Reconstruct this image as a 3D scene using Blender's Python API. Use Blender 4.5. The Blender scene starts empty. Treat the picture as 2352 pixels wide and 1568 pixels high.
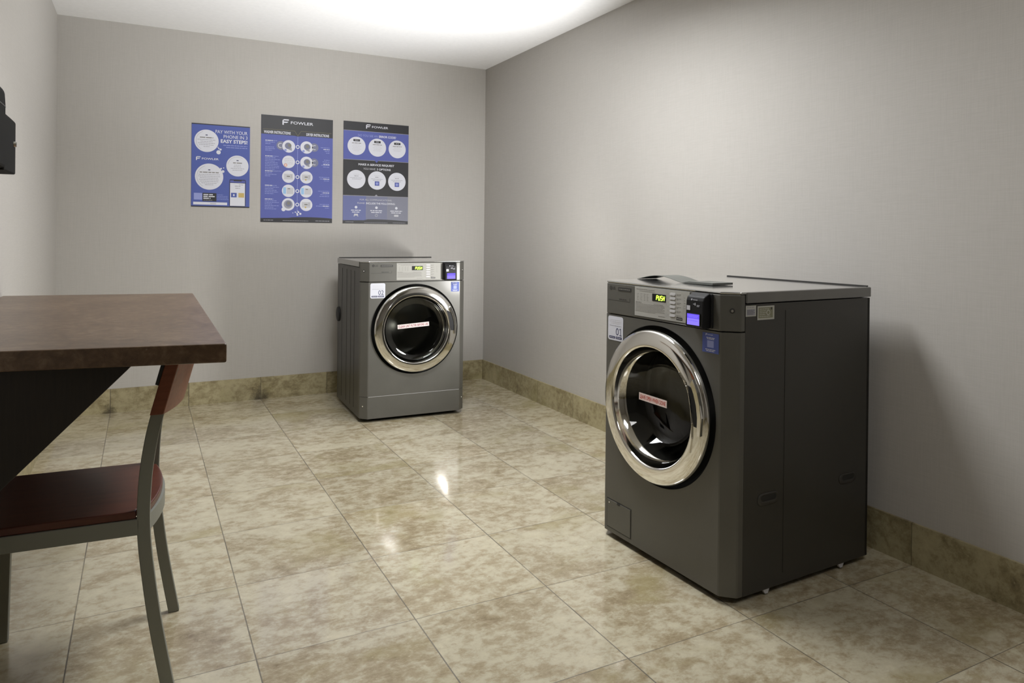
import bpy, bmesh, math, random
from mathutils import Vector, Matrix
random.seed(7)
PI = math.pi
scn = bpy.context.scene
COL = scn.collection

# ------------------------------------------------------------------ measures
XR, YB, XL, H = 2.4567, 5.2796, -0.474, 2.5055      # right wall, back wall, left wall, ceiling
YF = -2.3                                            # wall behind the camera
OX, OY, T = 1.1994, 1.6037, 0.457                    # floor tile grid
BH = 0.153                                           # tile skirting height
W, D, HM, CH = 0.685, 0.70, 0.995, 0.0444            # machine width, depth, height, corner chamfer

# ------------------------------------------------------------------ materials
def new_mat(name):
    m = bpy.data.materials.new(name); m.use_nodes = True
    nt = m.node_tree
    return m, nt, nt.nodes['Principled BSDF']
def setp(b, **k):
    for n, v in k.items():
        n = n.replace('_', ' ')
        if n in b.inputs: b.inputs[n].default_value = v
def plain(name, col, rough=0.5, metal=0.0, coat=0.0, emit=None, es=0.0, spec=0.5):
    m, nt, b = new_mat(name)
    setp(b, Base_Color=(*col, 1), Roughness=rough, Metallic=metal, Coat_Weight=coat, Coat_Roughness=0.08)
    b.inputs['Specular IOR Level'].default_value = spec
    if emit:
        b.inputs['Emission Color'].default_value = (*emit, 1); b.inputs['Emission Strength'].default_value = es
    return m
def N(nt, typ, **k):
    n = nt.nodes.new(typ)
    for a, v in k.items(): setattr(n, a, v)
    return n
def mathn(nt, op, a, b=None, c=None):
    n = N(nt, 'ShaderNodeMath', operation=op)
    for i, v in enumerate((a, b, c)):
        if v is None: continue
        if isinstance(v, (int, float)): n.inputs[i].default_value = v
        else: nt.links.new(v, n.inputs[i])
    return n.outputs[0]
def noise(nt, vec, scale, detail=6, rough=0.6, dist=0.0):
    n = N(nt, 'ShaderNodeTexNoise'); n.inputs['Scale'].default_value = scale
    n.inputs['Detail'].default_value = detail; n.inputs['Roughness'].default_value = rough
    n.inputs['Distortion'].default_value = dist
    nt.links.new(vec, n.inputs['Vector']); return n.outputs['Fac']
def ramp(nt, fac, stops):
    r = N(nt, 'ShaderNodeValToRGB'); e = r.color_ramp.elements
    e[0].position, e[0].color = stops[0][0], (*stops[0][1], 1)
    e[1].position, e[1].color = stops[-1][0], (*stops[-1][1], 1)
    for p, c in stops[1:-1]:
        x = e.new(p); x.color = (*c, 1)
    nt.links.new(fac, r.inputs[0]); return r.outputs[0]
def mix(nt, fac, a, b, mode='MIX'):
    n = N(nt, 'ShaderNodeMix', data_type='RGBA', blend_type=mode)
    for s, v in ((0, fac), (6, a), (7, b)):
        if isinstance(v, (int, float)): n.inputs[s].default_value = v
        elif isinstance(v, tuple): n.inputs[s].default_value = (*v, 1)
        else: nt.links.new(v, n.inputs[s])
    return n.outputs[2]
def bump(nt, b, h, strength, dist=0.002):
    n = N(nt, 'ShaderNodeBump'); n.inputs['Strength'].default_value = strength
    n.inputs['Distance'].default_value = dist
    nt.links.new(h, n.inputs['Height']); nt.links.new(n.outputs[0], b.inputs['Normal'])

def tile_material(name, light, mid, dark, ochre, rough, base=False):
    m, nt, b = new_mat(name)
    geo = N(nt, 'ShaderNodeNewGeometry'); pos = geo.outputs['Position']
    sep = N(nt, 'ShaderNodeSeparateXYZ'); nt.links.new(pos, sep.inputs[0])
    gx = mathn(nt, 'DIVIDE', mathn(nt, 'SUBTRACT', sep.outputs[0], OX), T)
    gy = mathn(nt, 'DIVIDE', mathn(nt, 'SUBTRACT', sep.outputs[1], OY), T)
    def dline(g):   # distance to the nearest joint in metres
        f = mathn(nt, 'FRACT', g)
        return mathn(nt, 'MULTIPLY', mathn(nt, 'MINIMUM', f, mathn(nt, 'SUBTRACT', 1.0, f)), T)
    joint = mathn(nt, 'MAXIMUM', mathn(nt, 'LESS_THAN', dline(gx), 0.0019), mathn(nt, 'LESS_THAN', dline(gy), 0.0014))
    # every tile gets its own cut of the stone pattern
    idv = N(nt, 'ShaderNodeCombineXYZ')
    nt.links.new(mathn(nt, 'FLOOR', gx), idv.inputs[0]); nt.links.new(mathn(nt, 'FLOOR', gy), idv.inputs[1])
    wn = N(nt, 'ShaderNodeTexWhiteNoise'); nt.links.new(idv.outputs[0], wn.inputs['Vector'])
    sc = N(nt, 'ShaderNodeVectorMath', operation='MULTIPLY_ADD')
    nt.links.new(wn.outputs['Color'], sc.inputs[0]); sc.inputs[1].default_value = (9, 9, 9)
    nt.links.new(pos, sc.inputs[2]); v = sc.outputs[0]
    st = N(nt, 'ShaderNodeVectorMath', operation='MULTIPLY'); nt.links.new(v, st.inputs[0])
    st.inputs[1].default_value = (0.75, 1.0, 1.0); v = st.outputs[0]
    big = noise(nt, v, 3.6, 5, 0.6, 0.5)
    fine = noise(nt, v, 26, 10, 0.72, 0.2)
    speck = noise(nt, v, 75, 4, 0.6)
    c = ramp(nt, mathn(nt, 'ADD', mathn(nt, 'MULTIPLY', big, 0.42), mathn(nt, 'MULTIPLY', fine, 0.58)),
             [(0.33, dark), (0.45, mid), (0.53, light), (0.66, tuple(min(1, x * 1.18) for x in light))])
    och = ramp(nt, noise(nt, v, 2.6, 4, 0.6, 0.6), [(0.55, (0, 0, 0)), (0.68, (1, 1, 1))])
    c = mix(nt, mathn(nt, 'MULTIPLY', och, 0.55), c, ochre)
    sp = ramp(nt, speck, [(0.62, (0, 0, 0)), (0.72, (1, 1, 1))])
    c = mix(nt, mathn(nt, 'MULTIPLY', sp, 0.45), c, tuple(min(1, x * 1.35) for x in light))
    pit = ramp(nt, noise(nt, v, 38, 3, 0.5), [(0.70, (0, 0, 0)), (0.74, (1, 1, 1))])
    c = mix(nt, mathn(nt, 'MULTIPLY', pit, 0.35), c, dark)
    tint = mathn(nt, 'MULTIPLY_ADD', wn.outputs['Value'], 0.12, 0.94)
    tv = N(nt, 'ShaderNodeCombineColor'); [nt.links.new(tint, tv.inputs[i]) for i in range(3)]
    c = mix(nt, 1.0, c, tv.outputs[0], 'MULTIPLY')
    if base:   # mop dirt gathered at two joints
        for sx, rad, amt in ((0.742, 0.07, 0.9), (-0.172, 0.05, 0.7)):
            dx = mathn(nt, 'ABSOLUTE', mathn(nt, 'SUBTRACT', sep.outputs[0], sx - 0.01))
            dd = mathn(nt, 'ADD', dx, mathn(nt, 'MULTIPLY', sep.outputs[2], 0.8))
            dd = mathn(nt, 'ADD', dd, mathn(nt, 'MULTIPLY', mathn(nt, 'SUBTRACT', fine, 0.5), 0.16))
            k = N(nt, 'ShaderNodeMapRange'); k.inputs['From Min'].default_value = rad * 1.3
            k.inputs['From Max'].default_value = rad * 0.1; k.inputs['To Max'].default_value = amt
            nt.links.new(dd, k.inputs[0])
            c = mix(nt, k.outputs[0], c, (0.035, 0.028, 0.02))
    jc = (0.075, 0.064, 0.048)
    jn = noise(nt, pos, 3.0, 3, 0.6)
    jamt = mathn(nt, 'MULTIPLY', joint, mathn(nt, 'MULTIPLY_ADD', jn, 1.0, 0.25))
    jamt = mathn(nt, 'MINIMUM', jamt, 1.0)
    c = mix(nt, jamt, c, jc)
    nt.links.new(c, b.inputs['Base Color'])
    r = mathn(nt, 'ADD', mathn(nt, 'MULTIPLY_ADD', fine, 0.14, rough), mathn(nt, 'MULTIPLY', joint, 0.4))
    nt.links.new(r, b.inputs['Roughness'])
    hh = mathn(nt, 'SUBTRACT', mathn(nt, 'MULTIPLY', fine, 0.25), joint)
    bump(nt, b, hh, 0.12, 0.0008)
    if not base: setp(b, Coat_Weight=0.5, Coat_Roughness=0.1)
    return m
M_floor = tile_material('travertine_floor_tile', (0.475, 0.43, 0.315), (0.35, 0.292, 0.19), (0.22, 0.166, 0.096), (0.31, 0.262, 0.12), 0.07)
M_skirt = tile_material('travertine_skirting_tile', (0.36, 0.315, 0.19), (0.25, 0.21, 0.115), (0.12, 0.09, 0.048), (0.26, 0.23, 0.10), 0.35, True)

def wall_material():
    m, nt, b = new_mat('linen_wallcovering')
    geo = N(nt, 'ShaderNodeNewGeometry')
    def stretched(s):
        n = N(nt, 'ShaderNodeVectorMath', operation='MULTIPLY'); nt.links.new(geo.outputs['Position'], n.inputs[0])
        n.inputs[1].default_value = s; return n.outputs[0]
    hz = noise(nt, stretched((14, 14, 420)), 1.0, 3, 0.6)
    vt = noise(nt, stretched((420, 420, 9)), 1.0, 3, 0.6)
    s = mathn(nt, 'ADD', mathn(nt, 'MULTIPLY', hz, 0.5), mathn(nt, 'MULTIPLY', vt, 0.5))
    blot = noise(nt, geo.outputs['Position'], 1.6, 4, 0.6)
    c = ramp(nt, s, [(0.38, (0.425, 0.408, 0.385)), (0.62, (0.465, 0.448, 0.424))])
    c = mix(nt, mathn(nt, 'MULTIPLY', blot, 0.12), c, (0.50, 0.46, 0.40))
    nt.links.new(c, b.inputs['Base Color']); setp(b, Roughness=0.62)
    b.inputs['Specular IOR Level'].default_value = 0.3
    bump(nt, b, s, 0.12, 0.001)
    return m
M_wall = wall_material()
def ceil_material():
    m, nt, b = new_mat('white_painted_ceiling')
    geo = N(nt, 'ShaderNodeNewGeometry')
    c = ramp(nt, noise(nt, geo.outputs['Position'], 40, 4), [(0.3, (0.80, 0.80, 0.80)), (0.7, (0.84, 0.84, 0.84))])
    nt.links.new(c, b.inputs['Base Color']); setp(b, Roughness=0.9)
    bump(nt, b, noise(nt, geo.outputs['Position'], 180, 3), 0.1, 0.001)
    return m
M_ceil = ceil_material()
def paint(name, c0, rough, metal, coat):
    m, nt, b = new_mat(name)
    tc = N(nt, 'ShaderNodeTexCoord')
    n = noise(nt, tc.outputs['Object'], 6, 5, 0.6)
    c = ramp(nt, n, [(0.3, tuple(x * 0.93 for x in c0)), (0.7, tuple(x * 1.07 for x in c0))])
    nt.links.new(c, b.inputs['Base Color'])
    nt.links.new(mathn(nt, 'MULTIPLY_ADD', n, 0.1, rough - 0.05), b.inputs['Roughness'])
    setp(b, Metallic=metal, Coat_Weight=coat, Coat_Roughness=0.12)
    bump(nt, b, noise(nt, tc.outputs['Object'], 900, 2), 0.03, 0.0003)
    return m
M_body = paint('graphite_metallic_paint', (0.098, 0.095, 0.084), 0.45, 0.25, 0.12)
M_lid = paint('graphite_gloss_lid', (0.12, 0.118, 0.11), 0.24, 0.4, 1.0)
M_plate = paint('gloss_top_brightened', (0.42, 0.42, 0.41), 0.12, 0.8, 1.0)  # paler than the lid: grazing wall reflection on the top put into the colour
M_side = paint('graphite_side_shaded', (0.036, 0.034, 0.030), 0.42, 0.1, 0.08)  # darker than the front paint: shade on the flanks put into the colour
M_chrome = plain('polished_chrome', (0.80, 0.79, 0.76), 0.07, 1.0)
M_drum = plain('stainless_drum', (0.22, 0.22, 0.21), 0.32, 1.0)
M_rubber = plain('black_rubber', (0.012, 0.012, 0.012), 0.55)
M_black = plain('black_plastic', (0.010, 0.010, 0.011), 0.5, spec=0.22)
M_matte = plain('matte_black_steel', (0.012, 0.012, 0.011), 0.75, spec=0.1)
M_dark = plain('dark_badge_grey', (0.028, 0.027, 0.025), 0.45)
M_silver = plain('silver_control_film', (0.36, 0.355, 0.33), 0.7, spec=0.2)
M_btn = plain('pale_button', (0.50, 0.50, 0.51), 0.6)
M_inkg = plain('grey_printing', (0.20, 0.195, 0.18), 0.6)
M_inkl = plain('light_grey_printing', (0.36, 0.355, 0.34), 0.6)
M_green = plain('green_display_glow', (0.1, 0.3, 0.02), 0.5, emit=(0.50, 1.0, 0.05), es=2.6)
M_violet = plain('violet_screen_glow', (0.03, 0.02, 0.12), 0.5, emit=(0.17, 0.11, 1.0), es=0.55, spec=0.05)
M_violet2 = plain('pale_violet_screen_glow', (0.05, 0.04, 0.16), 0.5, emit=(0.27, 0.21, 1.0), es=0.62, spec=0.05)
M_screw = plain('bright_screw_steel', (0.85, 0.85, 0.84), 0.2, 1.0)
M_white = plain('white_sticker', (0.56, 0.57, 0.63), 0.6)
M_wink = plain('white_ink', (0.66, 0.67, 0.74), 0.55)
M_bluep = plain('poster_blue', (0.068, 0.100, 0.36), 0.55)
M_blue2 = plain('poster_violet_blue', (0.088, 0.108, 0.37), 0.55)
M_blue3 = plain('poster_light_blue_print', (0.27, 0.31, 0.62), 0.5)
M_slate = plain('poster_slate', (0.17, 0.18, 0.27), 0.45)
M_slate2 = plain('poster_light_slate', (0.20, 0.205, 0.26), 0.45)
M_slateb = plain('poster_slate_blue', (0.12, 0.14, 0.32), 0.45)
M_blk = plain('poster_black', (0.022, 0.022, 0.026), 0.4)
M_navy = plain('navy_ink', (0.03, 0.035, 0.10), 0.5)
M_yel = plain('ochre_ink', (0.55, 0.40, 0.13), 0.5)
M_orange = plain('orange_ink', (0.65, 0.25, 0.12), 0.5)
M_sky = plain('sky_ink', (0.30, 0.50, 0.75), 0.5)
M_gold = plain('olive_line_ink', (0.22, 0.20, 0.10), 0.5)
M_gry = plain('mid_grey_ink', (0.30, 0.30, 0.34), 0.5)
M_paleg = plain('pale_grey_ink', (0.52, 0.52, 0.56), 0.5)
M_red = plain('red_ink', (0.50, 0.07, 0.05), 0.5)
M_maroon = plain('dark_red_ink', (0.20, 0.04, 0.07), 0.5)
M_pink = plain('pale_pink_sticker', (0.75, 0.62, 0.60), 0.5)
M_lblg = plain('khaki_label_print', (0.20, 0.20, 0.13), 0.5)
M_lblw = plain('aged_label_paper', (0.42, 0.42, 0.38), 0.5)
M_alu = plain('grey_green_powder_coated_steel', (0.22, 0.225, 0.195), 0.5, 0.1)
M_sheet = plain('grey_plastic_sheet', (0.11, 0.115, 0.105), 0.4)

def glass_material():
    m, nt, b = new_mat('smoked_door_glass')
    out = nt.nodes['Material Output']; nt.nodes.remove(b)
    tr = N(nt, 'ShaderNodeBsdfTransparent'); tr.inputs[0].default_value = (0.50, 0.50, 0.47, 1)
    gl = N(nt, 'ShaderNodeBsdfGlossy'); gl.inputs['Roughness'].default_value = 0.03
    geo = N(nt, 'ShaderNodeNewGeometry'); dp = N(nt, 'ShaderNodeVectorMath', operation='DOT_PRODUCT')
    nt.links.new(geo.outputs['Normal'], dp.inputs[0]); nt.links.new(geo.outputs['Incoming'], dp.inputs[1])
    k = mathn(nt, 'POWER', mathn(nt, 'SUBTRACT', 1.0, mathn(nt, 'ABSOLUTE', dp.outputs['Value'])), 5.0)
    mx = N(nt, 'ShaderNodeMixShader')
    nt.links.new(mathn(nt, 'MULTIPLY_ADD', k, 0.9, 0.06), mx.inputs[0])
    nt.links.new(tr.outputs[0], mx.inputs[1]); nt.links.new(gl.outputs[0], mx.inputs[2])
    nt.links.new(mx.outputs[0], out.inputs[0]); return m
M_glass = glass_material()
def wood(name, c1, c2, scale, axis, rough, coat=0.0, fine=30):
    m, nt, b = new_mat(name)
    tc = N(nt, 'ShaderNodeTexCoord')
    s = N(nt, 'ShaderNodeVectorMath', operation='MULTIPLY'); nt.links.new(tc.outputs['Object'], s.inputs[0])
    s.inputs[1].default_value = axis
    n = noise(nt, s.outputs[0], scale, 6, 0.65, 0.4)
    c = ramp(nt, n, [(0.3, c1), (0.7, c2)])
    nt.links.new(c, b.inputs['Base Color'])
    setp(b, Roughness=rough, Coat_Weight=coat, Coat_Roughness=0.15)
    bump(nt, b, n, 0.04, 0.0005)
    return m
M_seat = wood('stained_wood_shaded', (0.068, 0.015, 0.008), (0.105, 0.028, 0.014), 8, (0.8, 8, 8), 0.4, 0.2)  # same wood as the slat, darkened in colour for the unlit seat
M_slat = wood('stained_wood_lit', (0.16, 0.040, 0.014), (0.23, 0.066, 0.028), 8, (0.8, 8, 8), 0.45, 0.1)  # same wood as the seat, colour raised for the lit back
M_espresso = wood('espresso_wood_grain', (0.009, 0.006, 0.004), (0.018, 0.012, 0.008), 14, (14, 14, 0.8), 0.5)
def laminate(name, a, b_, c_, rough):
    m, nt, b = new_mat(name)
    tc = N(nt, 'ShaderNodeTexCoord')
    s = N(nt, 'ShaderNodeVectorMath', operation='MULTIPLY'); nt.links.new(tc.outputs['Object'], s.inputs[0])
    s.inputs[1].default_value = (1.0, 1.0, 1.0)
    f1 = noise(nt, s.outputs[0], 34, 8, 0.7, 0.4); f2 = noise(nt, s.outputs[0], 5, 5, 0.6)
    f = mathn(nt, 'ADD', mathn(nt, 'MULTIPLY', f1, 0.7), mathn(nt, 'MULTIPLY', f2, 0.3))
    c = ramp(nt, f, [(0.36, a), (0.5, b_), (0.62, c_)])
    sp = ramp(nt, noise(nt, s.outputs[0], 60, 3, 0.5), [(0.70, (0, 0, 0)), (0.76, (1, 1, 1))])
    c = mix(nt, mathn(nt, 'MULTIPLY', sp, 0.35), c, (0.40, 0.32, 0.24))
    nt.links.new(c, b.inputs['Base Color']); setp(b, Roughness=rough)
    return m
M_top = laminate('brown_stone_laminate', (0.060, 0.033, 0.017), (0.105, 0.062, 0.034), (0.17, 0.11, 0.065), 0.32)

# ------------------------------------------------------------------ mesh helpers
class MB:
    """collects shapes with materials, then links them as ONE mesh object"""
    def __init__(self): self.v = []; self.f = []; self.mi = []; self.mats = []; self.sm = []
    def m(self, mat):
        if mat not in self.mats: self.mats.append(mat)
        return self.mats.index(mat)
    def add(self, vs, fs, mat, smooth=False):
        o = len(self.v); self.v += [tuple(x) for x in vs]; k = self.m(mat)
        for f in fs: self.f.append([o + i for i in f]); self.mi.append(k); self.sm.append(smooth)
    def box(self, lo, hi, mat):
        x0, y0, z0 = lo; x1, y1, z1 = hi
        v = [(x0,y0,z0),(x1,y0,z0),(x1,y1,z0),(x0,y1,z0),(x0,y0,z1),(x1,y0,z1),(x1,y1,z1),(x0,y1,z1)]
        self.add(v, [(0,3,2,1),(4,5,6,7),(0,1,5,4),(1,2,6,5),(2,3,7,6),(3,0,4,7)], mat)
    def prism(self, pts, z0, z1, mat):
        n = len(pts)
        v = [(x, y, z0) for x, y in pts] + [(x, y, z1) for x, y in pts]
        f = [tuple(range(n))[::-1], tuple(range(n, 2 * n))] + [(i, (i+1) % n, n + (i+1) % n, n + i) for i in range(n)]
        self.add(v, f, mat)
    def prism_axis(self, pts, a, b, mat, ax='y'):
        """pts (u,v) extruded along an axis: y -> (x,z) profile; x -> (y,z) profile"""
        n = len(pts)
        mk = (lambda p, t: (p[0], t, p[1])) if ax == 'y' else (lambda p, t: (t, p[0], p[1]))
        v = [mk(p, a) for p in pts] + [mk(p, b) for p in pts]
        f = [tuple(range(n)), tuple(range(n, 2 * n))[::-1]] + [(i, n + i, n + (i+1) % n, (i+1) % n) for i in range(n)]
        self.add(v, f, mat)
    def lathe(self, prof, c, mat, seg=96, smooth=True, a0=0.0, a1=2 * PI):
        """profile of (radius, y) spun about a y axis through (cx, cz)"""
        full = abs(a1 - a0 - 2 * PI) < 1e-6; k = seg if full else seg + 1
        vs = []
        for r, y in prof:
            for i in range(k):
                a = a0 + (a1 - a0) * i / seg
                vs.append((c[0] + r * math.cos(a), y, c[1] + r * math.sin(a)))
        fs = []
        for j in range(len(prof) - 1):
            for i in range(seg):
                i2 = (i + 1) % k if full else i + 1
                fs.append((j * k + i, (j+1) * k + i, (j+1) * k + i2, j * k + i2))
        self.add(vs, fs, mat, smooth)
    def sweep(self, path, wx, wy, mat, y0=0.0):
        """rectangular bar in the x-z plane; path of (x, z); wx width in plane, wy thickness along y"""
        vs = []; n = len(path)
        for i, (x, z) in enumerate(path):
            a = path[max(i-1, 0)]; b = path[min(i+1, n-1)]
            t = Vector((b[0]-a[0], b[1]-a[1])).normalized(); nx, nz = t.y, -t.x
            if nx < 0: nx, nz = -nx, -nz
            for s, u in ((-1,-1),(1,-1),(1,1),(-1,1)):
                vs.append((x + nx * s * wx/2, y0 + u * wy/2, z + nz * s * wx/2))
        fs = [(0,1,2,3), tuple(4*(n-1)+k for k in (3,2,1,0))]
        for i in range(n-1):
            for k in range(4):
                fs.append((4*i+k, 4*i+(k+1)%4, 4*(i+1)+(k+1)%4, 4*(i+1)+k))
        self.add(vs, fs, mat)
    def build(self, name, parent=None, bevel=0.0, seg=2, loc=None, fix=True):
        me = bpy.data.meshes.new(name); me.from_pydata(self.v, [], self.f)
        for m in self.mats: me.materials.append(m)
        me.polygons.foreach_set('material_index', self.mi); me.polygons.foreach_set('use_smooth', self.sm)
        me.update()
        if fix:
            bm = bmesh.new(); bm.from_mesh(me); bmesh.ops.recalc_face_normals(bm, faces=bm.faces); bm.to_mesh(me); bm.free()
        o = bpy.data.objects.new(name, me); COL.objects.link(o)
        if parent: o.parent = parent
        if loc: o.location = loc
        if bevel:
            b = o.modifiers.new('bevel', 'BEVEL'); b.width = bevel; b.segments = seg; b.limit_method = 'ANGLE'; b.angle_limit = 0.6
        return o
def tag(o, label=None, cat=None, group=None, kind=None):
    if label: o['label'] = label
    if cat: o['category'] = cat
    if group: o['group'] = group
    if kind: o['kind'] = kind
    return o
def empty(name, loc, rz=0.0):
    o = bpy.data.objects.new(name, None); COL.objects.link(o); o.location = loc; o.rotation_euler = (0, 0, rz)
    o.empty_display_size = 0.1; return o

_tc = {}
def text_mesh(s, bold):
    key = (s, bold)
    if key in _tc: return _tc[key]
    cu = bpy.data.curves.new('t', 'FONT'); cu.body = s; cu.size = 1.0; cu.offset = bold; cu.resolution_u = 3
    ob = bpy.data.objects.new('t', cu); COL.objects.link(ob)
    dg = bpy.context.evaluated_depsgraph_get(); dg.update()
    me = bpy.data.meshes.new_from_object(ob.evaluated_get(dg))
    vs = [tuple(v.co) for v in me.vertices]; fs = [tuple(p.vertices) for p in me.polygons]
    bpy.data.objects.remove(ob); bpy.data.curves.remove(cu); bpy.data.meshes.remove(me)
    x0 = min(v[0] for v in vs); x1 = max(v[0] for v in vs); y0 = min(v[1] for v in vs); y1 = max(v[1] for v in vs)
    _tc[key] = (vs, fs, x0, x1, y0, y1); return _tc[key]

class Art:
    """flat print: (u, v) right/up in metres, lifted a fraction of a millimetre per layer along -y (or by map)"""
    def __init__(self, mb, f, lift=0.0003): self.mb, self.f, self.lift = mb, f, lift
    def poly(self, pts, mat, layer=1):
        n = len(pts); e = self.lift * layer
        self.mb.add([self.f(u, v, e) for u, v in pts], [tuple(range(n))], mat)
    def rect(self, u0, v0, u1, v1, mat, layer=1): self.poly([(u0,v0),(u1,v0),(u1,v1),(u0,v1)], mat, layer)
    def rrect(self, u0, v0, u1, v1, r, mat, layer=1):
        p = []
        for cx, cy, a in ((u1-r, v1-r, 0), (u0+r, v1-r, 90), (u0+r, v0+r, 180), (u1-r, v0+r, 270)):
            for k in range(5):
                t = math.radians(a + k * 22.5); p.append((cx + r*math.cos(t), cy + r*math.sin(t)))
        self.poly(p, mat, layer)
    def circ(self, u, v, r, mat, layer=1, n=40): self.poly([(u+r*math.cos(2*PI*i/n), v+r*math.sin(2*PI*i/n)) for i in range(n)], mat, layer)
    def arc(self, u, v, r, w, a0, a1, mat, layer=1, n=24):
        e = self.lift * layer; vs = []; 
        for i in range(n+1):
            t = math.radians(a0 + (a1-a0)*i/n)
            vs += [self.f(u+(r-w/2)*math.cos(t), v+(r-w/2)*math.sin(t), e), self.f(u+(r+w/2)*math.cos(t), v+(r+w/2)*math.sin(t), e)]
        self.mb.add(vs, [(2*i, 2*i+1, 2*i+3, 2*i+2) for i in range(n)], mat)
    def line(self, a, b, w, mat, layer=1):
        d = Vector((b[0]-a[0], b[1]-a[1])).normalized() * w / 2; n = (-d.y, d.x)
        self.poly([(a[0]+n[0], a[1]+n[1]), (a[0]-n[0], a[1]-n[1]), (b[0]-n[0], b[1]-n[1]), (b[0]+n[0], b[1]+n[1])], mat, layer)
    def text(self, s, u0, v0, u1, v1, mat, layer=1, bold=0.0, slant=0.0):
        """text squeezed into the box"""
        vs, fs, x0, x1, y0, y1 = text_mesh(s, bold); e = self.lift * layer
        kx = (u1-u0)/(x1-x0); ky = (v1-v0)/(y1-y0)
        self.mb.add([self.f(u0+(x-x0)*kx + slant*(y-y0)*ky, v0+(y-y0)*ky, e) for x, y, z in vs], fs, mat)
    def bars(self, uc, v, ws, h, step, mat, layer=1, align='c'):
        """lines of unreadably small print"""
        for w in ws:
            u0 = uc - w/2 if align == 'c' else (uc if align == 'l' else uc - w)
            # broken into words
            x = u0; rnd = random.Random(int(abs(u0*1e4) + abs(v*1e5)))
            while x < u0 + w - 1e-4:
                l = min(rnd.uniform(2.2, 6.0) * h, u0 + w - x)
                self.rect(x, v - h/2, x + l, v + h/2, mat, layer); x += l + 0.7 * h
            v -= step

# ------------------------------------------------------------------ the room
def struct(name, lo, hi, mat):
    b = MB(); b.box(lo, hi, mat); o = b.build(name); o['kind'] = 'structure'; return o
struct('floor', (XL-0.1, YF-0.1, -0.1), (XR+0.1, YB+0.1, 0.0), M_floor)
struct('ceiling', (XL-0.1, YF-0.1, H), (XR+0.1, YB+0.1, H+0.1), M_ceil)
struct('wall_back', (XL, YB, 0), (XR, YB+0.1, H), M_wall)
struct('wall_right', (XR, YF, 0), (XR+0.1, YB+0.1, H), M_wall)
struct('wall_left', (XL-0.1, YF, 0), (XL, YB+0.1, H), M_wall)
struct('wall_front', (XL, YF-0.1, 0), (XR, YF, H), M_wall)
struct('baseboard_back', (XL, YB-0.010, 0), (XR-0.010, YB, BH), M_skirt)
struct('baseboard_right', (XR-0.010, YF+0.010, 0), (XR, YB, BH), M_skirt)
struct('baseboard_left', (XL, YF+0.010, 0), (XL+0.010, YB-0.010, BH), M_skirt)
struct('baseboard_front', (XL, YF, 0), (XR, YF+0.010, BH), M_skirt)

# ------------------------------------------------------------------ logo used on posters and readers
def f_logo(A, u, v, s, mat, layer, word=True, wmat=None, wl=None):
    """round-cornered F mark of height s with its lower left at (u, v)"""
    t = s * 0.24
    A.poly([(u, v), (u + t, v), (u + t, v + s*0.98), (u + t*0.8, v + s), (u + s*0.25, v + s), (u + s*0.05, v + s*0.86), (u, v + s*0.7)], mat, layer)
    A.poly([(u + t*0.9, v + s*0.78), (u + s*1.08, v + s*0.78), (u + s*1.08, v + s), (u + t*0.8, v + s)], mat, layer)
    A.poly([(u + t*0.9, v + s*0.36), (u + s*0.72, v + s*0.36), (u + s*0.92, v + s*0.46), (u + s*1.0, v + s*0.58), (u + t*0.9, v + s*0.58)], mat, layer)
    if word:
        wl = wl or s * 3.4
        A.text('FOWLER', u + s*1.42, v + s*0.22, u + s*1.42 + wl, v + s*0.72, mat, layer, bold=0.012)

# ------------------------------------------------------------------ machines
def footprint(w, c, y1, grow=0.0):
    a = w/2 + grow
    return [(-a + c, -grow), (a - c, -grow), (a, c), (a, y1 + grow), (-a, y1 + grow), (-a, c)]
RC = (0.0, 0.5675)          # door centre (x, z)
def front_sheet(z0, z1, hole, name, parent, mat):
    b = MB()
    a = W/2 - CH
    if hole:
        bm = bmesh.new()
        o = [bm.verts.new(p) for p in ((-a,0,z0),(a,0,z0),(a,0,z1),(-a,0,z1))]
        n = 96; c = [bm.verts.new((RC[0] + 0.284*math.cos(2*PI*i/n), 0, RC[1] + 0.284*math.sin(2*PI*i/n))) for i in range(n)]
        es = [bm.edges.new((o[i], o[(i+1)%4])) for i in range(4)] + [bm.edges.new((c[i], c[(i+1)%n])) for i in range(n)]
        bmesh.ops.triangle_fill(bm, use_beauty=True, edges=es)
        bm.verts.index_update()
        b.add([tuple(v.co) for v in bm.verts], [tuple(v.index for v in f.verts) for f in bm.faces], mat)
        bm.free()
    else:
        b.add([(-a,0,z0),(a,0,z0),(a,0,z1),(-a,0,z1)], [(0,1,2,3)], mat)
    for s in (-1, 1):       # rolled corner: three facets per side plus the return onto the flank
        pts = [(s*a, 0), (s*(a+CH*0.12), CH*0.04), (s*(W/2-CH*0.06), CH*0.86), (s*W/2, CH), (s*W/2, 0.064), (s*(W/2-0.012), 0.064)]
        for p, q in zip(pts[:-1], pts[1:]):
            b.add([(p[0],p[1],z0),(q[0],q[1],z0),(q[0],q[1],z1),(p[0],p[1],z1)], [(0,1,2,3)], mat)
    # turned-in top and bottom edges
    prof = [(-a,0),(a,0),(W/2,CH),(W/2,0.064),(a,0.03),(-a,0.03),(-W/2,0.064),(-W/2,CH)]
    for z in (z0, z1):
        b.add([(x,y,z) for x,y in ((-a,0),(a,0),(a,0.012),(-a,0.012))], [(0,1,2,3)], mat)
        for s in (-1,1):
            b.add([(s*a,0,z),(s*W/2,CH,z),(s*W/2,0.064,z),(s*(a),0.064,z)], [(0,1,2,3)], mat)
    return b.build(name, parent)

def stadium(cu, cv, w, h, n=8):
    r = h/2; p = []
    for cx, a in ((cu + w/2 - r, -90), (cu - w/2 + r, 90)):
        for k in range(n+1):
            t = math.radians(a + 180*k/n); p.append((cx + r*math.cos(t), cv + r*math.sin(t)))
    return p

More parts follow.
